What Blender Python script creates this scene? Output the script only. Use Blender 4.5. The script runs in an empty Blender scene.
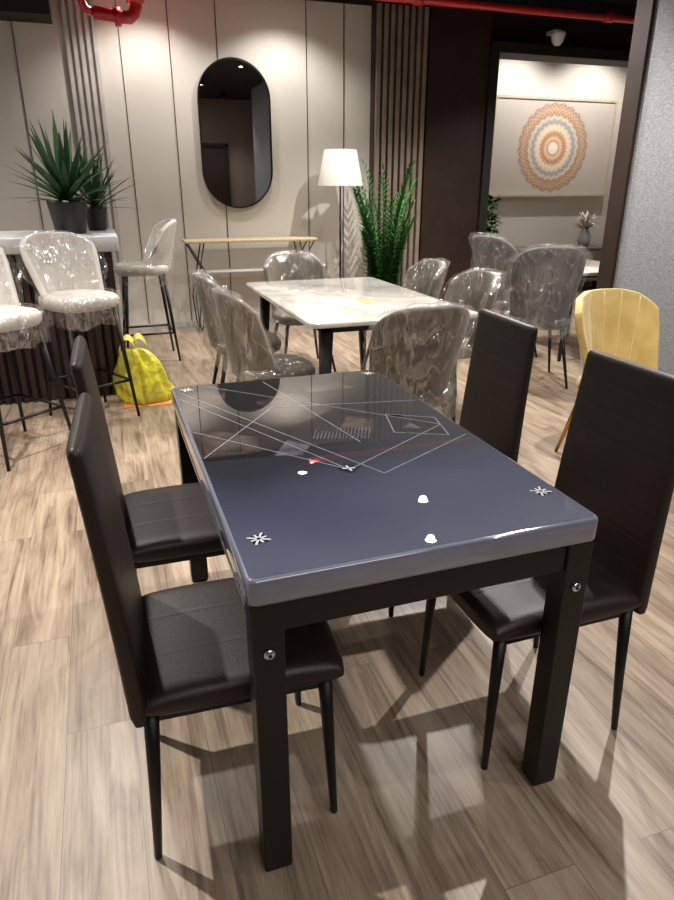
import bpy, math, random
from mathutils import Vector, noise, Matrix
random.seed(7)
S=bpy.context.scene
S.view_settings.view_transform='Standard'
S.view_settings.exposure=0.14

def lin(c):
    return tuple(((x/255)/12.92 if x/255<=.04045 else ((x/255+.055)/1.055)**2.4) for x in c)+(1,)

# ------------------------------------------------------------ materials
def pmat(name,rgb,rough=.5,metal=0,coat=0,bump=None,var=None,emit=None,sheen=0,coatr=.03,spec=None,cior=1.5):
    m=bpy.data.materials.new(name); m.use_nodes=True
    nt=m.node_tree; b=nt.nodes['Principled BSDF']
    b.inputs['Base Color'].default_value=lin(rgb)
    b.inputs['Roughness'].default_value=rough
    b.inputs['Metallic'].default_value=metal
    b.inputs['Coat Weight'].default_value=coat
    b.inputs['Coat Roughness'].default_value=coatr
    b.inputs['Coat IOR'].default_value=cior
    if spec is not None: b.inputs['Specular IOR Level'].default_value=spec
    if sheen: b.inputs['Sheen Weight'].default_value=sheen
    tc=nt.nodes.new('ShaderNodeTexCoord')
    if bump:
        n=nt.nodes.new('ShaderNodeTexNoise'); n.inputs['Scale'].default_value=bump[0]; n.inputs['Detail'].default_value=6
        nt.links.new(tc.outputs['Object'],n.inputs['Vector'])
        bp=nt.nodes.new('ShaderNodeBump'); bp.inputs['Strength'].default_value=bump[1]; bp.inputs['Distance'].default_value=bump[2] if len(bump)>2 else .01
        nt.links.new(n.outputs['Fac'],bp.inputs['Height']); nt.links.new(bp.outputs['Normal'],b.inputs['Normal'])
    if var:
        n=nt.nodes.new('ShaderNodeTexNoise'); n.inputs['Scale'].default_value=var[1]; n.inputs['Detail'].default_value=5
        nt.links.new(tc.outputs['Object'],n.inputs['Vector'])
        mx=nt.nodes.new('ShaderNodeMix'); mx.data_type='RGBA'
        mx.inputs[6].default_value=lin(rgb); mx.inputs[7].default_value=lin(var[0])
        r=nt.nodes.new('ShaderNodeMapRange'); r.inputs[1].default_value=.35; r.inputs[2].default_value=.65
        nt.links.new(n.outputs['Fac'],r.inputs[0]); nt.links.new(r.outputs[0],mx.inputs[0])
        nt.links.new(mx.outputs[2],b.inputs['Base Color'])
    if emit:
        b.inputs['Emission Color'].default_value=lin(emit[0]); b.inputs['Emission Strength'].default_value=emit[1]
    return m

M={}
M['blackmetal']=pmat('black_metal',(9,9,10),.42,.2,bump=(200,.05))
M['leather']=pmat('dark_brown_leather',(33,20,17),.48,bump=(180,.25,.002),var=((25,15,13),6))
M['steel']=pmat('steel',(205,205,208),.22,1)
M['glassedge']=pmat('frosted_glass_edge',(120,123,138),.12,0,1,var=((106,110,126),3))
M['wallcream']=pmat('cream_wall_panel',(203,197,188),.6,var=((197,191,182),1.5),bump=(60,.05))
M['joint']=pmat('panel_joint',(70,64,58),.6)
M['greyslat']=pmat('grey_slat',(190,185,180),.6,var=((176,170,165),8))
M['taupeslat']=pmat('taupe_slat',(132,117,103),.55,var=((118,104,92),8))
M['darkbrown']=pmat('dark_brown_panel',(46,30,25),.45,var=((36,24,20),5))
M['black']=pmat('black_paint',(12,11,11),.7,bump=(30,.1))
M['frontwall']=pmat('taupe_paint',(120,106,94),.7,bump=(30,.1))
M['darkwood']=pmat('dark_wood_slat',(62,44,36),.5,var=((48,33,27),9))
M['counterwhite']=pmat('white_counter',(205,206,209),.35,var=((194,196,200),2))
M['beige']=pmat('beige_velvet',(104,94,78),.75,bump=(25,.3),var=((82,74,61),6),sheen=.2)
M['whitefab']=pmat('white_upholstery',(208,203,194),.7,bump=(25,.2),var=((196,190,181),6))
M['greyfab']=pmat('grey_velvet',(86,84,84),.75,bump=(25,.3),var=((68,66,67),6),sheen=.2)
M['yellow']=pmat('mustard_velvet',(206,180,112),.65,bump=(25,.2),var=((190,162,92),9),sheen=.3)
M['seam']=pmat('pale_stitching',(226,208,150),.6,var=((214,192,132),30))
M['gold']=pmat('gold_metal',(190,150,80),.3,1)
M['brass']=pmat('light_wood',(196,178,140),.45,var=((180,160,122),20))
M['red']=pmat('red_pipe_paint',(196,22,28),.35,coat=.4,bump=(20,.05))
M['leaf']=pmat('leaf_green',(46,84,42),.5,var=((30,60,34),12))
M['leaf2']=pmat('palm_green',(50,112,40),.5,var=((26,74,28),9))
M['pot']=pmat('black_pot',(26,26,28),.45,bump=(40,.1))
M['soil']=pmat('soil',(50,38,30),.95,bump=(60,.8))
M['shade']=pmat('lamp_shade_linen',(208,202,192),.8,bump=(150,.1),emit=((255,240,215),.03))
M['bag']=pmat('yellow_plastic',(226,218,52),.3,coat=.3,var=((206,200,74),5),bump=(14,.9,.03))
M['orange']=pmat('orange_card',(214,150,86),.6,var=((198,132,70),9))
M['lens']=pmat('lamp_lens',(255,250,240),.5,emit=((255,246,232),40))
M['vase']=pmat('ceramic_grey',(150,156,158),.3,coat=.5,var=((130,138,142),9))
M['petal']=pmat('white_petals',(226,220,210),.7,var=((200,180,170),30))
M['sideb']=pmat('taupe_lacquer',(118,108,102),.4,var=((106,97,92),4))
M['dome']=pmat('white_plastic',(225,225,225),.4,bump=(90,.05))
PK=dict(rough=.6,coat=1,spec=.1,cior=1.85,coatr=.006)
M['printdark']=pmat('print_black',(5,5,6),var=((10,10,12),20),**PK)
M['printbrown']=pmat('print_umber_reflect',(74,64,58),var=((14,13,14),14),**PK)  # umber print, also painting in brown chair reflections on the glass
M['printgrey']=pmat('print_grey',(92,92,102),var=((46,47,56),12),**PK)
M['printwhite']=pmat('print_white',(206,208,214),var=((190,194,200),25),**PK)
M['printline']=pmat('print_line',(150,154,168),var=((132,137,152),25),**PK)
M['canvas_edge']=pmat('pale_wood_frame',(196,182,164),.5,var=((180,166,148),20))
M['sticker']=pmat('yellow_tag',(238,228,30),.5,var=((228,218,40),9))
M['mirror']=pmat('mirror_glass',(210,212,214),.015,1,var=((206,208,210),2))

def greywall():
    m=pmat('grey_textured_wallpaper',(150,151,153),.85)
    nt=m.node_tree;b=nt.nodes['Principled BSDF'];tc=nt.nodes.new('ShaderNodeTexCoord')
    mp=nt.nodes.new('ShaderNodeMapping'); mp.inputs['Scale'].default_value=(20,20,50)
    n=nt.nodes.new('ShaderNodeTexNoise'); n.inputs['Scale'].default_value=2.2;n.inputs['Detail'].default_value=8;n.inputs['Roughness'].default_value=.75
    cr=nt.nodes.new('ShaderNodeValToRGB')
    cr.color_ramp.elements[0].position=.34;cr.color_ramp.elements[0].color=lin((104,106,111))
    cr.color_ramp.elements[1].position=.66;cr.color_ramp.elements[1].color=lin((148,149,152))
    nt.links.new(tc.outputs['Object'],mp.inputs[0]);nt.links.new(mp.outputs[0],n.inputs['Vector'])
    nt.links.new(n.outputs['Fac'],cr.inputs[0]);nt.links.new(cr.outputs[0],b.inputs['Base Color'])
    bp=nt.nodes.new('ShaderNodeBump');bp.inputs['Strength'].default_value=.35;bp.inputs['Distance'].default_value=.005
    nt.links.new(n.outputs['Fac'],bp.inputs['Height']);nt.links.new(bp.outputs[0],b.inputs['Normal'])
    return m
M['greywall']=greywall()

def woodfloor():
    m=pmat('laminate_wood_floor',(170,145,120),.36)
    nt=m.node_tree;b=nt.nodes['Principled BSDF'];L=nt.links.new
    tc=nt.nodes.new('ShaderNodeTexCoord')
    mp=nt.nodes.new('ShaderNodeMapping'); mp.inputs['Rotation'].default_value=(0,0,math.radians(90)); mp.inputs['Location'].default_value=(.35,.07,0)
    L(tc.outputs['Object'],mp.inputs[0])
    br=nt.nodes.new('ShaderNodeTexBrick'); br.offset=.37; br.offset_frequency=2
    br.inputs['Scale'].default_value=1; br.inputs['Brick Width'].default_value=1.25; br.inputs['Row Height'].default_value=.185
    br.inputs['Mortar Size'].default_value=.0010; br.inputs['Mortar Smooth'].default_value=.3; br.inputs['Bias'].default_value=0
    br.inputs['Color1'].default_value=(0,0,0,1);br.inputs['Color2'].default_value=(1,1,1,1);br.inputs['Mortar'].default_value=(.5,.5,.5,1)
    L(mp.outputs[0],br.inputs['Vector'])
    sep=nt.nodes.new('ShaderNodeSeparateColor'); L(br.outputs['Color'],sep.inputs[0])
    mul=nt.nodes.new('ShaderNodeMath');mul.operation='MULTIPLY';mul.inputs[1].default_value=7;L(sep.outputs[0],mul.inputs[0])
    cmb=nt.nodes.new('ShaderNodeCombineXYZ'); L(mul.outputs[0],cmb.inputs[1]);L(mul.outputs[0],cmb.inputs[0])
    add=nt.nodes.new('ShaderNodeVectorMath');add.operation='ADD';L(mp.outputs[0],add.inputs[0]);L(cmb.outputs[0],add.inputs[1])
    def grain(sx,sy,det,ro,dist):
        sc=nt.nodes.new('ShaderNodeVectorMath');sc.operation='MULTIPLY';sc.inputs[1].default_value=(sx,sy,1);L(add.outputs[0],sc.inputs[0])
        n=nt.nodes.new('ShaderNodeTexNoise');n.inputs['Scale'].default_value=1.6;n.inputs['Detail'].default_value=det;n.inputs['Roughness'].default_value=ro;n.inputs['Distortion'].default_value=dist
        L(sc.outputs[0],n.inputs['Vector']);return n
    n=grain(1.2,9,9,.62,1.0); n2=grain(2.0,60,6,.6,.2)
    mxn=nt.nodes.new('ShaderNodeMix');mxn.data_type='FLOAT';mxn.inputs[0].default_value=.36
    L(n.outputs['Fac'],mxn.inputs[2]);L(n2.outputs['Fac'],mxn.inputs[3])
    cr=nt.nodes.new('ShaderNodeValToRGB'); e=cr.color_ramp.elements
    e[0].position=.34;e[0].color=lin((96,77,62)); e[1].position=.67;e[1].color=lin((186,168,147))
    x=e.new(.42);x.color=lin((132,112,94)); x=e.new(.52);x.color=lin((161,142,122))
    L(mxn.outputs[0],cr.inputs[0])
    tone=nt.nodes.new('ShaderNodeMapRange');tone.inputs[3].default_value=.74;tone.inputs[4].default_value=1.06;L(sep.outputs[0],tone.inputs[0])
    vm=nt.nodes.new('ShaderNodeVectorMath');vm.operation='SCALE';L(cr.outputs[0],vm.inputs[0]);L(tone.outputs[0],vm.inputs['Scale'])
    mo=nt.nodes.new('ShaderNodeMix');mo.data_type='RGBA';mo.inputs[7].default_value=lin((104,88,74))
    L(br.outputs['Fac'],mo.inputs[0]);L(vm.outputs[0],mo.inputs[6]);L(mo.outputs[2],b.inputs['Base Color'])
    bp=nt.nodes.new('ShaderNodeBump');bp.inputs['Strength'].default_value=.08;bp.inputs['Distance'].default_value=.004
    L(mxn.outputs[0],bp.inputs['Height']);L(bp.outputs[0],b.inputs['Normal'])
    return m
M['floor']=woodfloor()

def marble():
    m=pmat('white_marble',(225,222,216),.12,coat=.6)
    nt=m.node_tree;b=nt.nodes['Principled BSDF'];L=nt.links.new
    tc=nt.nodes.new('ShaderNodeTexCoord');n=nt.nodes.new('ShaderNodeTexNoise')
    n.inputs['Scale'].default_value=1.5;n.inputs['Detail'].default_value=7;n.inputs['Distortion'].default_value=1.2
    L(tc.outputs['Object'],n.inputs['Vector'])
    cr=nt.nodes.new('ShaderNodeValToRGB');e=cr.color_ramp.elements
    e[0].position=.42;e[0].color=lin((212,207,199));e[1].position=.56;e[1].color=lin((216,212,205))
    x=e.new(.495);x.color=lin((190,182,172))
    x=e.new(.51);x.color=lin((206,201,193))
    L(n.outputs['Fac'],cr.inputs[0]);L(cr.outputs[0],b.inputs['Base Color']);return m
M['marble']=marble()

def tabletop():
    m=pmat('printed_glass_top_reflect',(80,84,110),**PK)
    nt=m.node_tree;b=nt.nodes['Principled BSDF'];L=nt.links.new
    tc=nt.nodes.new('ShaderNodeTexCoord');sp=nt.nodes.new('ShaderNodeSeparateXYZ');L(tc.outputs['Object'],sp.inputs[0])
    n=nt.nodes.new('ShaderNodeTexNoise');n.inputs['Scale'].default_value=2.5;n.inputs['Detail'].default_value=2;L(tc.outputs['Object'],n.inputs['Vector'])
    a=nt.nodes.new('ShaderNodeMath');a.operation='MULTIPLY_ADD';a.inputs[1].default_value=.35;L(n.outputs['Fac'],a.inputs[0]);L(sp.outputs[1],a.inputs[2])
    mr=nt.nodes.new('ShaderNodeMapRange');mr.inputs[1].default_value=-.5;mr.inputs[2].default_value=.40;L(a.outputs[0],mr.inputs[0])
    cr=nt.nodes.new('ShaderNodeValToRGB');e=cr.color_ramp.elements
    e[0].position=0;e[0].color=lin((78,81,100));e[1].position=1;e[1].color=lin((8,8,9))  # darkening to the rear: part real print, part painted-in reflection
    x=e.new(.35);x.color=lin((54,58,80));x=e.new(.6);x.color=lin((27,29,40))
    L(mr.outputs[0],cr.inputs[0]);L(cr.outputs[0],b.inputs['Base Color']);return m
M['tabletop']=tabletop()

def art():
    m=pmat('mandala_print',(220,210,200),.7)
    nt=m.node_tree;b=nt.nodes['Principled BSDF'];L=nt.links.new
    def mth(op,a,bv=None,c=None):
        x=nt.nodes.new('ShaderNodeMath');x.operation=op
        for i,q in enumerate((a,bv,c)):
            if q is None:continue
            if isinstance(q,(int,float)):x.inputs[i].default_value=q
            else:L(q,x.inputs[i])
        return x.outputs[0]
    tc=nt.nodes.new('ShaderNodeTexCoord');sp=nt.nodes.new('ShaderNodeSeparateXYZ');L(tc.outputs['Object'],sp.inputs[0])
    cx=nt.nodes.new('ShaderNodeCombineXYZ');L(sp.outputs[0],cx.inputs[0]);L(sp.outputs[2],cx.inputs[1])
    ln=nt.nodes.new('ShaderNodeVectorMath');ln.operation='LENGTH';L(cx.outputs[0],ln.inputs[0]);r=ln.outputs['Value']
    at=mth('ARCTAN2',sp.outputs[0],sp.outputs[2])
    s1=mth('SINE',mth('MULTIPLY',at,24));rr=mth('MULTIPLY_ADD',s1,.009,r)
    cr=nt.nodes.new('ShaderNodeValToRGB');cr.color_ramp.interpolation='LINEAR';e=cr.color_ramp.elements
    stops=[(0,(250,244,234)),(.07,(248,238,224)),(.085,(200,138,94)),(.12,(236,208,174)),(.17,(184,122,80)),(.21,(216,176,140)),(.235,(238,220,196)),(.285,(220,198,172)),(.31,(150,150,154)),(.35,(166,168,172)),(.37,(220,204,184)),(.41,(168,130,102)),(.47,(188,154,126)),(.535,(160,128,106)),(.562,(192,183,174))]
    e[0].position=0;e[0].color=lin(stops[0][1]);e[1].position=stops[1][0];e[1].color=lin(stops[1][1])
    for p,c in stops[2:]:
        x=e.new(p);x.color=lin(c)
    L(rr,cr.inputs[0])
    bead=mth('MULTIPLY',mth('SINE',mth('MULTIPLY',at,48)),mth('SINE',mth('MULTIPLY',r,110)))
    msk=mth('LESS_THAN',r,.555)
    fac=mth('MULTIPLY',mth('MULTIPLY',mth('GREATER_THAN',bead,.3),msk),.25)
    mx=nt.nodes.new('ShaderNodeMix');mx.data_type='RGBA';L(fac,mx.inputs[0]);L(cr.outputs[0],mx.inputs[6]);mx.inputs[7].default_value=lin((248,234,214))
    L(mx.outputs[2],b.inputs['Base Color']);return m
M['art']=art()

def film():
    m=bpy.data.materials.new('clear_plastic_film');m.use_nodes=True
    nt=m.node_tree;nt.nodes.clear();L=nt.links.new
    o=nt.nodes.new('ShaderNodeOutputMaterial');mx=nt.nodes.new('ShaderNodeMixShader')
    t=nt.nodes.new('ShaderNodeBsdfTransparent');t.inputs[0].default_value=(.985,.985,.985,1)
    g=nt.nodes.new('ShaderNodeBsdfAnisotropic');g.inputs['Color'].default_value=(1,1,1,1);g.inputs['Roughness'].default_value=.18
    df=nt.nodes.new('ShaderNodeBsdfTranslucent');df.inputs[0].default_value=(.8,.8,.79,1)
    d2=nt.nodes.new('ShaderNodeBsdfDiffuse');d2.inputs[0].default_value=(.8,.8,.79,1)
    dd=nt.nodes.new('ShaderNodeMixShader');dd.inputs[0].default_value=.5;L(df.outputs[0],dd.inputs[1]);L(d2.outputs[0],dd.inputs[2])
    gg=nt.nodes.new('ShaderNodeMixShader');gg.inputs[0].default_value=.25;L(g.outputs[0],gg.inputs[1]);L(dd.outputs[0],gg.inputs[2])
    tc=nt.nodes.new('ShaderNodeTexCoord')
    mp=nt.nodes.new('ShaderNodeMapping');mp.inputs['Scale'].default_value=(1,1,.4);mp.inputs['Rotation'].default_value=(.5,.4,0);L(tc.outputs['Object'],mp.inputs[0])
    def nz(s,d,di=.0):
        n=nt.nodes.new('ShaderNodeTexNoise');n.inputs['Scale'].default_value=s;n.inputs['Detail'].default_value=d;n.inputs['Distortion'].default_value=di
        L(mp.outputs[0],n.inputs['Vector']);return n.outputs['Fac']
    def mth(op,a,b_=None):
        x=nt.nodes.new('ShaderNodeMath');x.operation=op
        for i,q in enumerate((a,b_)):
            if q is None:continue
            if isinstance(q,(int,float)):x.inputs[i].default_value=q
            else:L(q,x.inputs[i])
        return x.outputs[0]
    def ridge(s,w,lo):
        a=mth('ABSOLUTE',mth('SUBTRACT',nz(s,0),.5))
        r=nt.nodes.new('ShaderNodeMapRange');r.inputs[1].default_value=0;r.inputs[2].default_value=w;r.inputs[3].default_value=1;r.inputs[4].default_value=0
        L(a,r.inputs[0]);return mth('MULTIPLY',r.outputs[0],lo)
    cre=mth('ADD',ridge(11,.018,.26),ridge(19,.02,.16))
    patch=nt.nodes.new('ShaderNodeMapRange');patch.inputs[1].default_value=.46;patch.inputs[2].default_value=.70;patch.inputs[3].default_value=.10;patch.inputs[4].default_value=.30
    L(nz(5,1),patch.inputs[0])
    fac=mth('ADD',patch.outputs[0],cre)
    bp=nt.nodes.new('ShaderNodeBump');bp.inputs['Strength'].default_value=1;bp.inputs['Distance'].default_value=.06
    L(nz(16,2,.3),bp.inputs['Height']);L(bp.outputs[0],g.inputs['Normal'])
    L(fac,mx.inputs[0]);L(t.outputs[0],mx.inputs[1]);L(gg.outputs[0],mx.inputs[2]);L(mx.outputs[0],o.inputs[0])
    return m
M['film']=film()

# ------------------------------------------------------------ mesh helpers
def obj(name,verts,faces,mat,parent=None,smooth=False,loc=(0,0,0)):
    me=bpy.data.meshes.new(name);me.from_pydata([tuple(v) for v in verts],[],faces);me.validate();me.update()
    me.materials.append(M[mat])
    if smooth:
        for p in me.polygons:p.use_smooth=True
    o=bpy.data.objects.new(name,me);S.collection.objects.link(o);o.location=loc
    if parent:o.parent=parent
    return o
def empty(name,loc=(0,0,0),rz=0):
    e=bpy.data.objects.new(name,None);e.empty_display_size=.1;S.collection.objects.link(e);e.location=loc;e.rotation_euler=(0,0,math.radians(rz));return e
def clone(root,loc,rz=0,scale=1):
    r=root.copy();S.collection.objects.link(r);r.location=loc;r.rotation_euler=(0,0,math.radians(rz));r.scale=(scale,)*3
    for c in root.children:
        k=c.copy();S.collection.objects.link(k);k.parent=r
    return r
def boxes(name,bl,mat,parent=None,bevel=0,loc=(0,0,0)):
    v=[];f=[]
    for x0,x1,y0,y1,z0,z1 in bl:
        b=len(v)
        v+=[(x0,y0,z0),(x1,y0,z0),(x1,y1,z0),(x0,y1,z0),(x0,y0,z1),(x1,y0,z1),(x1,y1,z1),(x0,y1,z1)]
        f+=[tuple(b+i for i in q) for q in ((3,2,1,0),(4,5,6,7),(0,1,5,4),(1,2,6,5),(2,3,7,6),(3,0,4,7))]
    o=obj(name,v,f,mat,parent,loc=loc)
    if bevel:
        md=o.modifiers.new('bevel','BEVEL');md.width=bevel;md.segments=3;md.limit_method='ANGLE'
        for p in o.data.polygons:p.use_smooth=True
        o.modifiers.new('wn','WEIGHTED_NORMAL')
    return o
def loft(name,rings,mat,parent=None,smooth=True,caps=True,closed=False,loc=(0,0,0)):
    n=len(rings[0]);v=[p for r in rings for p in r];f=[]
    R=len(rings)
    for i in range(R-1 if not closed else R):
        a=i*n;b=((i+1)%R)*n
        for j in range(n):
            k=(j+1)%n;f.append((a+j,a+k,b+k,b+j))
    if caps and not closed:
        f.append(tuple(reversed(range(n))));f.append(tuple(range((R-1)*n,R*n)))
    return obj(name,v,f,mat,parent,smooth,loc)
def se(n,p):
    out=[]
    for i in range(n):
        a=2*math.pi*i/n;c,s=math.cos(a),math.sin(a)
        out.append((math.copysign(abs(c)**(2/p),c),math.copysign(abs(s)**(2/p),s)))
    return out
def tube(name,pts,radii,mat,parent=None,n=12,caps=True,sq=False):
    pts=[Vector(p) for p in pts]
    if not isinstance(radii,(list,tuple)):radii=[radii]*len(pts)
    rings=[]
    ref=None
    for i,p in enumerate(pts):
        d=(pts[min(i+1,len(pts)-1)]-pts[max(i-1,0)]).normalized()
        if ref is None:
            ref=Vector((1,0,0)) if abs(d.x)<.8 else Vector((0,1,0))
        a=(ref-d*ref.dot(d)).normalized();b=d.cross(a);ref=a
        rings.append([p+radii[i]*(math.cos(2*math.pi*k/n)*a+math.sin(2*math.pi*k/n)*b) for k in range(n)])
    return loft(name,rings,mat,parent,True,caps)
def lathe(name,prof,mat,parent=None,n=32,c=(0,0,0),caps=False):
    rings=[[(c[0]+r*math.cos(2*math.pi*k/n),c[1]+r*math.sin(2*math.pi*k/n),c[2]+z) for k in range(n)] for r,z in prof]
    return loft(name,rings,mat,parent,True,caps)
def rrect(x0,x1,y0,y1,r,z,n=8):
    out=[]
    for cx,cy,a0 in ((x1-r,y1-r,0),(x0+r,y1-r,90),(x0+r,y0+r,180),(x1-r,y0+r,270)):
        for i in range(n+1):
            a=math.radians(a0+90*i/n);out.append((cx+r*math.cos(a),cy+r*math.sin(a),z))
    return out
def slab(name,x0,x1,y0,y1,z0,z1,r,mat,parent,e=.004):
    rings=[]
    for z,i in ((z0,e),(z0+e*.3,e*.3),(z0+e,0),(z1-e,0),(z1-e*.3,e*.3),(z1,e)):
        rings.append(rrect(x0+i,x1-i,y0+i,y1-i,max(r-i,.001),z))
    return loft(name,rings,mat,parent,True)

# ------------------------------------------------------------ room shell
CZ=3.35
boxes('floor',[(-3.4,7.4,-3.2,8.6,-.1,0)],'floor')
boxes('ceiling',[(-3.4,7.4,-3.2,8.6,CZ,CZ+.1)],'black')
boxes('wall_back',[(-3.2,2.9,7.34,7.5,0,3.12)],'wallcream')
boxes('trim_1',[(-3.2,2.9,7.345,7.5,3.12,CZ)],'black')
boxes('trim_2',[(u-.004,u+.004,7.332,7.341,0.06,3.12) for u in (-1.9,-1.2,-.5,.40,.85,1.3,2.2,2.6)],'joint')
boxes('baseboard_back',[(-3.2,2.9,7.322,7.341,0,.06)],'greyslat')
boxes('wall_left',[(-3.4,-3.2,-3.2,8.6,0,CZ)],'wallcream')
boxes('wall_front',[(-3.2,7.2,-3.4,-3.2,0,CZ)],'frontwall')
boxes('added_door_1',[(2.2,3.2,-3.2,-3.14,0,2.3)],'darkbrown')  # unseen door, added to give the mirror something dark to reflect
boxes('added_door_frame_2',[(2.12,2.2,-3.2,-3.1,0,2.38),(3.2,3.28,-3.2,-3.1,0,2.38),(2.12,3.28,-3.2,-3.1,2.3,2.38)],'black')  # frame of the added door, only for the mirror reflection
boxes('wall_right',[(7.2,7.4,-3.2,8.6,0,CZ)],'wallcream')
boxes('wall_far',[(2.9,7.2,8.43,8.6,0,CZ)],'wallcream')
boxes('trim_3',[(-.07+i*.06,-.035+i*.06,7.30,7.338,0,3.12) for i in range(5)],'greyslat')
boxes('wall_pier',[(2.9,3.5,7.24,7.5,0,CZ)],'darkbrown')
boxes('trim_4',[(2.91+i*.074,2.955+i*.074,7.19,7.238,0,3.12) for i in range(8)],'taupeslat',bevel=.004)
boxes('wall_brown_panel',[(3.5,4.22,7.2,7.5,0,CZ)],'darkbrown')
boxes('door_frame_1',[(4.22,4.32,7.16,7.52,0,2.86),(4.32,7.2,7.16,7.52,2.76,2.86)],'black')
boxes('wall_header',[(4.22,7.2,7.3,7.5,2.86,CZ)],'black')
boxes('trim_5',[(4.42,4.47,8.37,8.43,0,CZ)],'black')
boxes('wall_partition',[(3.495,3.62,-1.2,3.98,0,CZ)],'greywall')
boxes('trim_6',[(3.47,3.64,3.98,4.13,0,CZ)],'darkbrown',bevel=.004)
boxes('baseboard_partition',[(3.483,3.495,-1.2,3.98,0,.07)],'darkbrown')
boxes('ventilation_bulkhead',[(-3.2,-.16,6.9,7.28,2.76,CZ)],'black')

# pipes
p=empty('sprinkler_pipe',(0,0,0))
tube('pipe',[(2.0,6.76,3.07),(7.15,6.76,3.07)],.036,'red',p,16)
for u in (3.1,5.3):
    tube('coupling',[(u,6.76,3.07),(u+.09,6.76,3.07)],.048,'red',p,16)
for u in (2.3,4.4,6.4):
    tube('hanger',[(u,6.76,3.1),(u,6.76,CZ)],.006,'blackmetal',p,8)
p=empty('sprinkler_pipe_elbow',(.36,6.6,2.72))
tube('run',[(-.18,0,.02),(.04,0,0),(.10,0,-.0),(.14,0,.03),(.16,0,.08),(.16,0,.62)],.05,'red',p,16)
tube('flange',[(-.02,0,0),(.03,0,0)],.07,'red',p,16)
tube('flange_2',[(.16,0,.10),(.16,0,.15)],.072,'red',p,16)
tube('tail',[(-.18,0,.02),(-.24,0,.04),(-.26,0,.10),(-.26,0,.63)],.034,'red',p,16)
d=empty('security_camera',(5.0,7.24,2.95))
lathe('dome',[(.001,-.1),(.03,-.095),(.06,-.06),(.07,-.02),(.08,0),(.08,.03),(.001,.03)],'dome',d,24,c=(0,-.12,.0))
boxes('bracket',[(-.03,.03,-.12,.06,.02,.06)],'dome',d)

# ------------------------------------------------------------ dining table (glass)
T=empty('dining_table',(.565,1.665,0))
hx,hy=.39,.655
slab('glass_top',-hx,hx,-hy,hy,.716,.774,.022,'glassedge',T,.007)
i=.009
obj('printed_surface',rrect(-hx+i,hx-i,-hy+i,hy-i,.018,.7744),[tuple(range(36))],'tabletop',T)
boxes('apron',[(-hx+.03,hx-.03,-hy+.015,-hy+.04,.645,.716),(-hx+.03,hx-.03,hy-.04,hy-.015,.645,.716),(-hx+.012,-hx+.037,-hy+.03,hy-.03,.655,.716),(hx-.037,hx-.012,-hy+.03,hy-.03,.655,.716)],'blackmetal',T,.002)
boxes('slide_rail',[(-hx+.006,-hx+.012,-hy+.07,hy-.07,.672,.680),(hx-.012,hx-.006,-hy+.07,hy-.07,.672,.680),(-hx+.006,-hx+.012,-hy+.07,hy-.07,.696,.700),(hx-.012,hx-.006,-hy+.07,hy-.07,.696,.700)],'steel',T)
k=0
for sx in (-1,1):
    for sy in (-1,1):
        k+=1
        x0=sx*(hx-.006);x1=sx*(hx-.070);y0=sy*(hy-.008);y1=sy*(hy-.066)
        boxes('leg_%d'%k,[(min(x0,x1),max(x0,x1),min(y0,y1),max(y0,y1),.006,.716)],'blackmetal',T,.004)
        boxes('foot_%d'%k,[(min(x0,x1)+.004,max(x0,x1)-.004,min(y0,y1)+.004,max(y0,y1)-.004,0,.006)],'black',T)
        xc=(x0+x1)/2
        tube('bolt_%d'%k,[(xc,y0,.602),(xc,y0+sy*.004,.602),(xc,y0+sy*.007,.602)],[.012,.012,.008],'steel',T,16)
        tube('bolt_core_%d'%k,[(xc,y0+sy*.007,.602),(xc,y0+sy*.009,.602)],[.004,.004],'blackmetal',T,6)
ZT=.7747
def tp(u,v):return (u-.565,v-1.665)
def poly(name,pts,mat,z=ZT):
    v=[(*tp(*q),z) for q in pts]
    ar=sum(v[i][0]*v[(i+1)%len(v)][1]-v[(i+1)%len(v)][0]*v[i][1] for i in range(len(v)))
    if ar<0:v.reverse()
    return obj(name,v,[tuple(range(len(pts)))],mat,T)
def lines(name,segs,w,mat,z):
    v=[];f=[]
    for a,b in segs:
        a=Vector(tp(*a));b=Vector(tp(*b));d=(b-a).normalized();nn=Vector((-d.y,d.x))*w/2
        k=len(v);v+=[(*(a+nn),z),(*(a-nn),z),(*(b-nn),z),(*(b+nn),z)];f.append((k,k+1,k+2,k+3))
    return obj(name,v,f,mat,T)
poly('print_shard_1',[(.19,1.60),(.36,1.58),(.50,1.80),(.42,2.05),(.19,1.98)],'printdark')
poly('print_shard_2',[(.37,1.58),(.44,1.56),(.48,1.62),(.43,1.68)],'printgrey',ZT+.0002)
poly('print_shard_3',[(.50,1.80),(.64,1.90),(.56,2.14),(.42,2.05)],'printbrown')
poly('print_shard_4',[(.66,1.84),(.82,1.76),(.91,1.95),(.74,2.05)],'printdark')
poly('print_shard_5',[(.74,1.64),(.88,1.57),(.91,1.72),(.78,1.80)],'printdark')
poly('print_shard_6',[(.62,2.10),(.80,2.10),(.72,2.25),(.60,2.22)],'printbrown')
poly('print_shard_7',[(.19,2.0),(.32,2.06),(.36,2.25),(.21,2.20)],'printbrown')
poly('print_shard_8',[(.498,1.44),(.524,1.408),(.558,1.437),(.53,1.470)],'printdark',ZT+.0004)
poly('print_shard_9',[(.775,1.67),(.83,1.645),(.82,1.70)],'printgrey',ZT+.0004)
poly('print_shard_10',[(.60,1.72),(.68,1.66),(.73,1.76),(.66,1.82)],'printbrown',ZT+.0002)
poly('print_shard_11',[(.20,1.64),(.33,1.61),(.36,1.72),(.26,1.82),(.20,1.78)],'printbrown',ZT+.0002)
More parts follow.
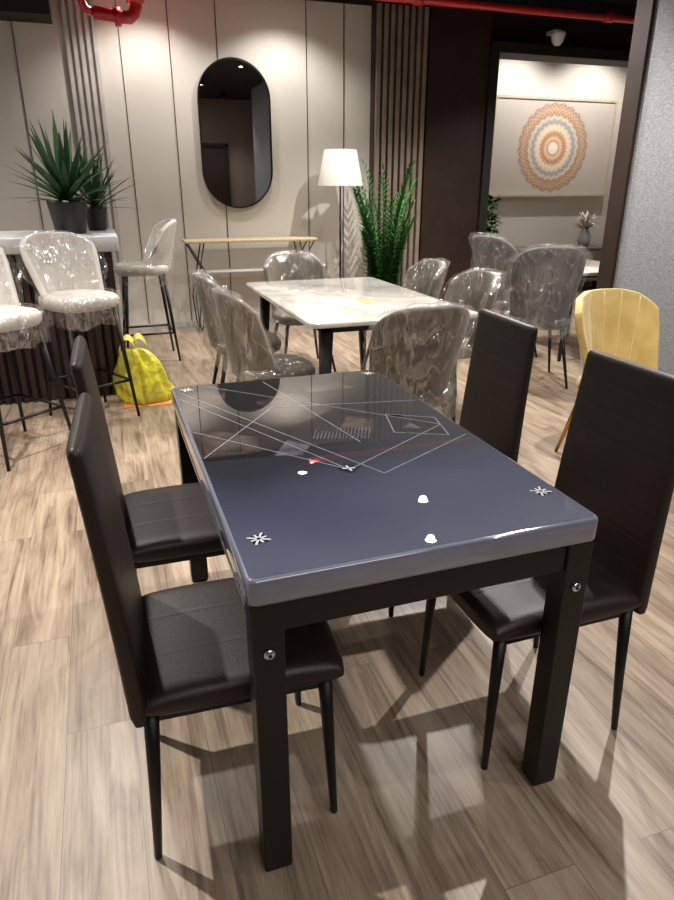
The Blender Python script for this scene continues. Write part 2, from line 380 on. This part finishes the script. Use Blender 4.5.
lines('print_lines',[((.19,2.16),(.526,1.43)),((.205,2.22),(.60,1.38)),((.526,1.43),(.90,1.66)),((.30,2.28),(.90,1.66)),((.19,1.83),(.526,1.43)),((.62,1.60),(.50,2.28)),((.74,1.64),(.88,1.57)),((.88,1.57),(.91,1.72)),((.91,1.72),(.78,1.80)),((.78,1.80),(.74,1.64)),((.19,1.62),(.46,1.98)),((.46,1.98),(.93,1.90)),((.60,1.38),(.93,1.56))],.0026,'printline',ZT+.0006)
seg=[]
for j in range(16):
    seg.append(((.50+.010*j,1.66-.003*j),(.54+.010*j,1.75-.003*j)))
lines('print_hatch',seg,.003,'printgrey',ZT+.0007)
st=[]
cs=((.232,1.160),(.905,1.165),(.905,2.265),(.225,2.265))
for (u,v) in cs:
    for a in range(4):
        an=math.radians(45*a+20);l=.025 if a%2 else .018
        st.append(((u-l*math.cos(an),v-l*math.sin(an)),(u+l*math.cos(an),v+l*math.sin(an))))
st+=[((.510,1.44),(.542,1.435)),((.528,1.420),(.526,1.456))]
lines('print_corner_stars',st,.005,'printwhite',ZT+.0008)
for j,(u,v) in enumerate(cs):poly('print_star_back_%d'%(j+1),[(u-.014,v-.02),(u+.018,v-.016),(u+.014,v+.018),(u-.018,v+.014)],'printdark',ZT+.0002)

# ------------------------------------------------------------ high-back leather chair (faces +X)
C=empty('dining_chair',(.180,1.32,0),-2.5)
def backring(t):
    z=.405+t*(1.015-.405)
    x=-.212-.036*t-.012*t*t
    w=.210-.026*t
    th=.024-.006*t
    g=0
    for gz in [.2+.115*q for q in range(7)]:
        g=max(g,math.exp(-((t-gz)/.006)**2))
    th2=th*(1-.04*g)
    if t>.97:
        k=math.sqrt(max(0,1-((t-.97)/.03)**2))*.9+.1
        th2*=k;w-= .012*(1-k)
    if t<.03: th2*=.7+.3*t/.03
    return [(x+th2*a,w*b,z) for a,b in se(40,5)]
loft('backrest',[backring(q/170) for q in range(171)],'leather',C)
pr=se(36,4.5)
rs=[]
for q in range(101):
    s=-1+2*q/100;y=.21*s
    e=(1-abs(s)**14)**.5 if abs(s)<1 else 0
    e=max(e,.25)
    g=max(math.exp(-((y-gy)/.004)**2) for gy in (-.07,.07))
    th=.033*e*(1-.025*g)
    hxx=.225-.012*abs(s)**6
    rs.append([(.012+hxx*a,y,.437+th*b+(.006*(1-a*a) if b>0 else 0)) for a,b in pr])
loft('seat',rs,'leather',C)
for n_,(x,y) in enumerate(((-.19,-.175),(-.19,.175),(.19,-.175),(.19,.175))):
    sx=.207 if x>0 else -.215
    tube('leg_%d'%(n_+1),[(x,y,.41),(x*.5+sx*.5,y*1.04,.2),(sx,y*1.085,.004),(sx,y*1.085,0)],[.017,.013,.009,.008],'blackmetal',C,14)
boxes('seat_frame',[(-.19,.19,-.18,-.16,.385,.41),(-.19,.19,.16,.18,.385,.41),(-.2,-.18,-.18,.18,.385,.41),(.18,.2,-.18,.18,.385,.41)],'blackmetal',C)
clone(C,(.165,1.96,0),-1)
clone(C,(1.005,1.305,0),180)
clone(C,(1.045,1.99,0),177)

# ------------------------------------------------------------ shell chairs
def shell_chair(name,loc,rz,fab,legm,seat_z=.46,H=.44,wrap=True,channels=False,W=.25,foot=False,spl=.05,skirt=.10):
    R=empty(name,loc,rz)
    NS,NT=(65 if channels else 33),15
    def pt(s,t,off=0):
        a=s*1.2
        y=W*math.sin(a)/math.sin(1.2)*(.80+.20*min(1,t*1.3))
        x=-.215+.20*(1-math.cos(a))/(1-math.cos(1.2))*(1-.25*t)-.085*t
        z=seat_z-.03+t*(H+.03)*(1-.20*abs(s)**3)
        if channels: off=off-.007*abs(math.sin(s*math.pi*3.0))
        return Vector((x-off*math.cos(a),y+off*math.sin(a),z))
    v=[];f=[]
    for i in range(NS):
        for j in range(NT):
            v.append(pt(-1+2*i/(NS-1),j/(NT-1)))
    for i in range(NS-1):
        for j in range(NT-1):
            a=i*NT+j;f.append((a,a+NT,a+NT+1,a+1))
    o=obj('backrest',v,f,fab,R,True)
    md=o.modifiers.new('sol','SOLIDIFY');md.thickness=.04;md.offset=0
    md=o.modifiers.new('bev','BEVEL');md.width=.016;md.segments=3;md.limit_method='ANGLE';md.angle_limit=math.radians(60)
    if channels:
        for j,s in enumerate((-.667,-.333,0,.333,.667)):
            tube('seam_%d'%(j+1),[pt(s*(.75+.25*q/10),.08+.9*q/10,-.021) for q in range(11)],.0025,'seam',R,6)
    pr=se(40,3.2);rs=[]
    for z,k in ((-.045,.86),(-.04,.93),(-.02,.985),(0,1),(.02,.985),(.033,.93),(.04,.8),(.043,.5),(.044,.05)):
        rs.append([(.01+.225*k*a,W*.92*k*b,seat_z+z-.02) for a,b in pr])
    loft('seat',rs,fab,R)
    for n_,(sx,sy) in enumerate(((-1,-1),(-1,1),(1,-1),(1,1))):
        a=(sx*.15,sy*.15,seat_z-.05);b=(sx*(.19+spl),sy*(.17+spl),0)
        tube('leg_%d'%(n_+1),[a,((a[0]+b[0])/2,(a[1]+b[1])/2,a[2]/2),b],[.016,.013,.009],legm,R,12)
    if foot:
        z=.25;t=1-z/(seat_z-.05);qx=.15+(.04+spl)*t;qy=.15+(.02+spl)*t
        tube('footrest',[(qx,-qy,z),(qx,qy,z)],.009,legm,R,8)
        tube('footrest_2',[(-qx,-qy,z),(-qx,qy,z)],.009,legm,R,8)
        tube('footrest_3',[(-qx,qy,z),(qx,qy,z)],.009,legm,R,8)
        tube('footrest_4',[(-qx,-qy,z),(qx,-qy,z)],.009,legm,R,8)
    if wrap:
        sd=random.random()*50
        def nz(p,a,sc=9):
            return noise.noise_vector(p*sc+Vector((sd,0,0)))*a
        def rg(p,a,sc):
            return (abs(noise.noise(p*sc+Vector((sd,3,0)))))*a
        v=[];f=[];NS2,NT2=80,40
        for i in range(NS2):
            s=(-1+2*i/(NS2-1))*1.05
            for j in range(NT2*2):
                if j<NT2:
                    t=(j/(NT2-1))*(1.03+.05+skirt)-.05-skirt;sg=1
                else: t=1.03-((j-NT2)/(NT2-1))*.95;sg=-1
                p=pt(s,t,.0)
                o_=.030+rg(Vector((p.x,p.y,p.z*.5)),.045,11)
                p=pt(s,t,sg*o_)
                v.append(p+nz(p,.014))
        n2=NT2*2
        for i in range(NS2-1):
            for j in range(n2-1):
                a=i*n2+j;f.append((a,a+n2,a+n2+1,a+1))
        obj('plastic_wrap',v,f,'film',R,True)
        rs=[];pr2=se(72,3)
        for z,k in ((-.15,.96),(-.125,1.0),(-.10,1.03),(-.075,1.045),(-.05,1.06),(-.02,1.07),(0,1.07),(.025,1.03),(.036,.9),(.04,.6),(.04,.05)):
            r_=[]
            for a,b in pr2:
                p=Vector((.02+.23*k*a,W*.95*k*b,seat_z+z-.01));q=nz(p,.014)
                if z<-.02:
                    q+=Vector((a,b,0))*rg(p,.04,14)
                if z<-.12: q.z+=.04*noise.noise(p*10+Vector((sd,2,1)))
                r_.append(p+q+Vector((0,0,.008)))
            rs.append(r_)
        loft('seat_wrap',rs,'film',R,True,False)
    return R
wc='plastic_wrapped_dining_chair'
shell_chair(wc,(.865,3.68,0),4,'beige','blackmetal',H=.45)
shell_chair(wc,(.86,4.42,0),-3,'beige','blackmetal',H=.45)
shell_chair(wc,(1.42,3.04,0),92,'beige','blackmetal',H=.46)
shell_chair(wc,(1.50,5.28,0),-90,'beige','blackmetal',H=.45)
shell_chair(wc,(2.11,3.88,0),183,'beige','blackmetal',H=.45)
shell_chair(wc,(2.11,4.62,0),178,'beige','blackmetal',H=.45)
shell_chair(wc,(3.10,4.30,0),70,'greyfab','blackmetal',H=.54,seat_z=.50)
shell_chair(wc,(3.32,5.10,0),10,'greyfab','blackmetal',H=.55,seat_z=.50)
shell_chair('yellow_dining_chair',(2.59,2.72,0),-88,'yellow','gold',H=.45,wrap=False,channels=True,W=.27)
shell_chair('bar_stool',(-.17,4.50,0),-62,'whitefab','blackmetal',seat_z=.79,H=.37,foot=True,W=.23,spl=.03)
shell_chair('bar_stool',(-.60,4.00,0),-50,'whitefab','blackmetal',seat_z=.79,H=.40,foot=True,W=.23,spl=.05)
shell_chair('bar_stool',(.32,6.02,0),182,'whitefab','blackmetal',seat_z=.80,H=.37,foot=True,W=.23,spl=.03)

# ------------------------------------------------------------ marble table
T2=empty('marble_dining_table',(1.50,4.15,0))
slab('marble_top',-.51,.51,-.85,.85,.735,.762,.06,'marble',T2,.006)
boxes('under_frame',[(-.42,.42,-.76,-.70,.69,.735),(-.42,.42,.70,.76,.69,.735),(-.42,-.36,-.76,.76,.69,.735),(.36,.42,-.76,.76,.69,.735)],'blackmetal',T2,.003)
k=0
for sx in (-1,1):
    for sy in (-1,1):
        k+=1
        loft('leg_%d'%k,[rrect(sx*cx-w,sx*cx+w,sy*cy-w,sy*cy+w,w*.4,z,4) for cx,cy,w,z in ((.42,.76,.018,0),(.40,.74,.026,.3),(.385,.725,.036,.70))],'blackmetal',T2)
slab('price_tag',.0,.09,-.25,-.18,.762,.7635,.004,'sticker',T2,.0004)

T3=empty('display_dining_table',(4.05,5.15,0))
slab('table_top',-.45,.45,-.5,.5,.735,.762,.08,'marble',T3,.006)
k=0
for sx in (-1,1):
    for sy in (-1,1):
        k+=1
        tube('leg_%d'%k,[(sx*.3,sy*.36,.735),(sx*.36,sy*.42,0)],[.025,.016],'blackmetal',T3)
boxes('under_frame',[(-.32,.32,-.38,-.34,.70,.735),(-.32,.32,.34,.38,.70,.735)],'blackmetal',T3)

# ------------------------------------------------------------ bar counter
B=empty('bar_counter',(0,0,0))
slab('counter_top',-3.15,.12,4.88,5.70,1.02,1.12,.01,'counterwhite',B,.006)
boxes('body',[(-3.1,.04,4.98,5.64,0,1.02)],'black',B)
boxes('front_slats',[(-3.1+i*.06,-3.065+i*.06,4.95,4.98,0,1.02) for i in range(53)],'darkwood',B)
boxes('end_slats',[(.04,.07,4.98+i*.06,5.015+i*.06,0,1.02) for i in range(11)],'darkwood',B)

# ------------------------------------------------------------ console table
K=empty('console_table',(1.49,7.10,0))
slab('top',-.69,.69,-.16,.16,.895,.92,.02,'brass',K,.004)
slab('lower_shelf',-.50,.50,-.12,.12,.60,.615,.01,'counterwhite',K,.003)
for s in (-1,1):
    for y in (-.12,.12):
        tube('hairpin_leg',[(s*.66,y,.895),(s*.50,y,.61),(s*.56,y,.1),(s*.58,y,.006),(s*.60,y,.1),(s*.62,y,.35),(s*.50,y,.895)],.007,'blackmetal',K,8)
    tube('cross_rod',[(s*.58,-.12,.03),(s*.58,.12,.03)],.006,'blackmetal',K,8)

# ------------------------------------------------------------ wall mirror
MR=empty('wall_mirror',(1.44,7.33,1.90))
def stad(w,h,n=24):
    r=w/2;o=[]
    for i in range(n+1):
        a=math.pi*i/n;o.append((r*math.cos(a),h/2-r+r*math.sin(a)))
    for i in range(n+1):
        a=math.pi+math.pi*i/n;o.append((r*math.cos(a),-(h/2-r)+r*math.sin(a)))
    return o
a_=stad(.73,1.38);b_=stad(.70,1.35)
rings=[[(x,0,z) for x,z in a_],[(x,-.03,z) for x,z in a_],[(x,-.03,z) for x,z in b_],[(x,-.012,z) for x,z in b_]]
loft('frame',rings,'blackmetal',MR,False,False)
obj('mirror_glass',[(x,-.014,z) for x,z in b_],[tuple(range(len(b_)))],'mirror',MR)

# ------------------------------------------------------------ floor lamp
F=empty('floor_lamp',(2.43,6.95,0))
lathe('base',[(.001,0),(.15,0),(.15,.012),(.13,.022),(.02,.03),(.001,.03)],'blackmetal',F)
tube('pole',[(0,0,.02),(0,0,1.5)],.010,'blackmetal',F)
lathe('lamp_shade',[(.235,1.43),(.165,1.77),(.162,1.77),(.231,1.43),(.235,1.43)],'shade',F,48)
tube('arm',[(0,0,1.5),(0,0,1.74)],.006,'blackmetal',F,8)
lathe('bulb',[(.001,1.52),(.02,1.53),(.032,1.57),(.02,1.61),(.001,1.625)],'shade',F,16)
tube('spider',[(-.16,0,1.74),(.16,0,1.74)],.004,'blackmetal',F,6)

# ------------------------------------------------------------ plants
def leafgeo(v,f,base,az,el,L,w,droop,n=8,fold=.25):
    base=Vector(base);d=Vector((math.cos(az)*math.cos(el),math.sin(az)*math.cos(el),math.sin(el)))
    p=base.copy();side=Vector((-math.sin(az),math.cos(az),0));k=len(v)
    for i in range(n+1):
        t=i/n;ww=w*(.55+1.2*t*(1-t)*1.5)*(1-t**3)
        if i==n:ww=.0008
        up=side.cross(d).normalized()
        v.append(p+side*ww+up*ww*fold);v.append(p.copy());v.append(p-side*ww+up*ww*fold)
        p=p+d*(L/n);d=(d+Vector((0,0,-droop/n))).normalized()
    for i in range(n):
        a=k+i*3
        f.append((a,a+1,a+4,a+3));f.append((a+1,a+2,a+5,a+4))
def pot(R,r,h,mat='pot'):
    lathe('pot',[(.001,0),(r*.72,0),(r*.76,.01),(r*.98,h-.02),(r,h),(r*.93,h),(r*.9,h-.03),(.001,h-.03)],mat,R)
    lathe('soil',[(r*.91,h-.028),(r*.5,h-.015),(.001,h-.012)],'soil',R,24)
def agave(name,loc,r,h,L,N,w):
    R=empty(name,loc);pot(R,r,h)
    v=[];f=[]
    for i in range(N):
        t=i/N;az=i*2.399+random.uniform(-.2,.2);el=math.radians(12+72*t+random.uniform(-6,6))
        leafgeo(v,f,(.02*math.cos(az),.02*math.sin(az),h-.02+.10*t),az,el,L*random.uniform(.8,1.05),w,.35*(1-t)+.1)
    obj('leaves',v,f,'leaf',R,True)
    tube('stem',[(0,0,h-.03),(0,0,h+.12)],[.03,.02],'soil',R,8)
agave('potted_agave',(-.18,5.25,1.12),.135,.22,.48,50,.026)
agave('potted_agave',(.0,5.55,1.12),.085,.17,.38,36,.020)

def palm(name,loc,pr,ph,H,N):
    R=empty(name,loc);pot(R,pr,ph)
    v=[];f=[];st=[]
    for i in range(N):
        az=i*2.399;lean=random.uniform(.02,.12)
        L=H*random.uniform(.45,1.0);d=Vector((math.cos(az)*lean,math.sin(az)*lean,1)).normalized()
        p=Vector((.07*math.cos(az),.07*math.sin(az),ph-.03));pts=[]
        n=26
        for j in range(n+1):
            pts.append(p.copy());t=j/n
            if t>.12:
                for s in (-1,1):
                    a2=az+s*(1.3-.3*t)+random.uniform(-.2,.2)
                    leafgeo(v,f,p,a2,math.radians(18+32*t),.20*(1.15-t*.7),.013,.5,4,.1)
            p=p+d*(L/n);d=(d+Vector((math.cos(az),math.sin(az),-.3))*.009*(1+t)).normalized()
        st.append(pts)
        leafgeo(v,f,p,az,math.radians(50),.10,.009,.7,4,.1)
    obj('fronds',v,f,'leaf2',R,True)
    for i,pts in enumerate(st):tube('stalk_%d'%(i+1),pts,[.007*(1-.6*j/len(pts)) for j in range(len(pts))],'leaf2',R,6)
palm('potted_palm',(2.80,6.62,0),.19,.30,1.36,30)

# ------------------------------------------------------------ yellow bag
G=empty('yellow_plastic_bag',(.20,4.74,0))
rings=[]
for i in range(26):
    t=i/25
    z=.38*t+.004
    rr=.17*(1-t)**.55*(1 if t>.06 else .9)+.035
    ring=[]
    for k in range(56):
        a=2*math.pi*k/56
        p=Vector((rr*1.0*math.cos(a)-.07*t,rr*.55*math.sin(a),z))
        q=noise.noise(Vector((math.cos(a)*2.6,math.sin(a)*2.6,z*5)))*.07+abs(noise.noise(Vector((math.cos(a)*7,math.sin(a)*7,z*4))))*.035
        p+=Vector((math.cos(a),math.sin(a)*.6,.0))*q*(.5+t*.6)
        ring.append(p)
    rings.append(ring)
loft('bag_body',rings,'bag',G)
for s in (-1,1):
    v=[];f=[]
    for i in range(13):
        a=math.pi*i/12;x=-.07+s*.04+.06*math.cos(a)*1.0;z=.34+.11*math.sin(a)
        v+=[(x,-.015+s*.01,z),(x*.9,.03+s*.01,z+.03)]
    for i in range(12):f.append((2*i,2*i+1,2*i+3,2*i+2))
    obj('handle_%d'%(1 if s<0 else 2),v,f,'bag',G,True)
slab('card',-.18,.20,-.15,.10,0.0,.004,.01,'orange',G,.001)

# ------------------------------------------------------------ sideboard + things in far room
SB=empty('sideboard',(5.55,8.18,0))
slab('carcass',-1.15,1.55,-.21,.21,.16,.60,.01,'sideb',SB,.004)
boxes('door_fronts',[(-1.13+i*.67,-.49+i*.67,-.222,-.208,.18,.56) for i in range(4)],'sideb',SB,.003)
slab('top',-1.17,1.57,-.23,.22,.60,.625,.01,'sideb',SB,.004)
boxes('plinth_legs',[(-1.05,-1.0,-.18,.18,0,.16),(1.40,1.45,-.18,.18,0,.16),(-.03,.02,-.18,.18,0,.16)],'blackmetal',SB)
A=empty('framed_artwork',(5.98,8.38,1.90))
boxes('canvas',[(-.93,.93,-.022,.0,-.58,.58)],'art',A)
boxes('frame',[(-.96,-.93,-.035,.045,-.61,.61),(.93,.96,-.035,.045,-.61,.61),(-.93,.93,-.035,.045,.58,.61),(-.93,.93,-.035,.045,-.61,-.58)],'canvas_edge',A)
P=empty('potted_plant',(4.95,8.10,.625));pot(P,.09,.13,'dome')
v=[];f=[]
for i in range(90):
    az=i*2.399;z=.15+.5*random.random();el=math.radians(random.uniform(0,50))
    leafgeo(v,f,(.03*math.cos(az),.03*math.sin(az),z),az,el,random.uniform(.1,.18),.038,1.0,5)
obj('leaves',v,f,'leaf2',P,True);tube('stem',[(0,0,.1),(.01,0,.4),(0,.01,.66)],[.01,.008,.004],'soil',P,8)
V=empty('flower_vase',(6.5,8.12,.625))
lathe('vase',[(.001,0),(.06,0),(.09,.08),(.085,.16),(.045,.24),(.05,.27),(.042,.27),(.038,.24),(.001,.2)],'vase',V)
v=[];f=[]
for i in range(60):
    az=i*2.399;el=math.radians(random.uniform(5,85));leafgeo(v,f,(.05*math.cos(az)*random.random(),.05*math.sin(az),.26+.12*random.random()),az,el,random.uniform(.08,.16),.02,.8,4)
obj('blossoms',v,f,'petal',V,True)
v=[];f=[]
for i in range(24):
    az=i*2.1;el=math.radians(random.uniform(20,80));leafgeo(v,f,(0,0,.22),az,el,random.uniform(.15,.25),.014,.6,5)
obj('leaves',v,f,'leaf2',V,True)

# ------------------------------------------------------------ lights
def spot(u,v,w,tilt=(0,0),ang=125,col=(1,.95,.89),r=.035,z=3.2):
    R=empty('ceiling_spotlight',(u,v,0))
    lathe('can',[(.001,CZ),(.062,CZ),(.062,z),(.055,z),(.055,z+.02),(.001,z+.02)],'black',R,24)
    lathe('lens',[(.054,z+.012),(.001,z+.011)],'lens',R,24)
    l=bpy.data.lights.new('spot','SPOT');l.energy=w;l.color=col;l.spot_size=math.radians(ang);l.spot_blend=.6;l.shadow_soft_size=r
    o=bpy.data.objects.new('lamp',l);S.collection.objects.link(o);o.parent=R;o.location=(0,0,z-.01)
    o.rotation_euler=(math.radians(tilt[0]),math.radians(tilt[1]),0)
spot(2.9,5.63,310,tilt=(-8,0))
spot(2.6,4.85,330,tilt=(-8,0))
spot(-.4,4.3,190)
spot(1.9,6.75,85)
spot(.6,6.75,85)
spot(-.9,2.4,400,tilt=(-5,15),r=.025)
spot(2.5,2.6,310,r=.025)
spot(2.2,.3,40)
spot(4.6,5.6,190)
spot(5.3,7.75,80,tilt=(15,0))
spot(6.5,7.75,80,tilt=(15,0))
spot(-2.2,5.6,120)
spot(3.0,-1.9,90)  # added spot out of view, brightens the front wall for the mirror
l=bpy.data.lights.new('added_fill_light','AREA');l.energy=55;l.shape='RECTANGLE';l.size=2.2;l.size_y=1.2;l.color=(1,.97,.94)  # added soft area fill above and behind the camera
o=bpy.data.objects.new('added_fill_light',l);S.collection.objects.link(o);o.location=(.8,-1.2,CZ-.02)

w=bpy.data.worlds.new('world');S.world=w;w.use_nodes=True
w.node_tree.nodes['Background'].inputs[0].default_value=(.5,.5,.55,1);w.node_tree.nodes['Background'].inputs[1].default_value=.1

# ------------------------------------------------------------ camera
cd=bpy.data.cameras.new('camera');cd.sensor_fit='VERTICAL';cd.sensor_height=36;cd.lens=26.4;cd.clip_start=.02
co=bpy.data.objects.new('camera',cd);S.collection.objects.link(co)
co.location=(0,0,1.44);co.rotation_euler=(math.radians(90-21.9),0,math.radians(-19))
S.camera=co
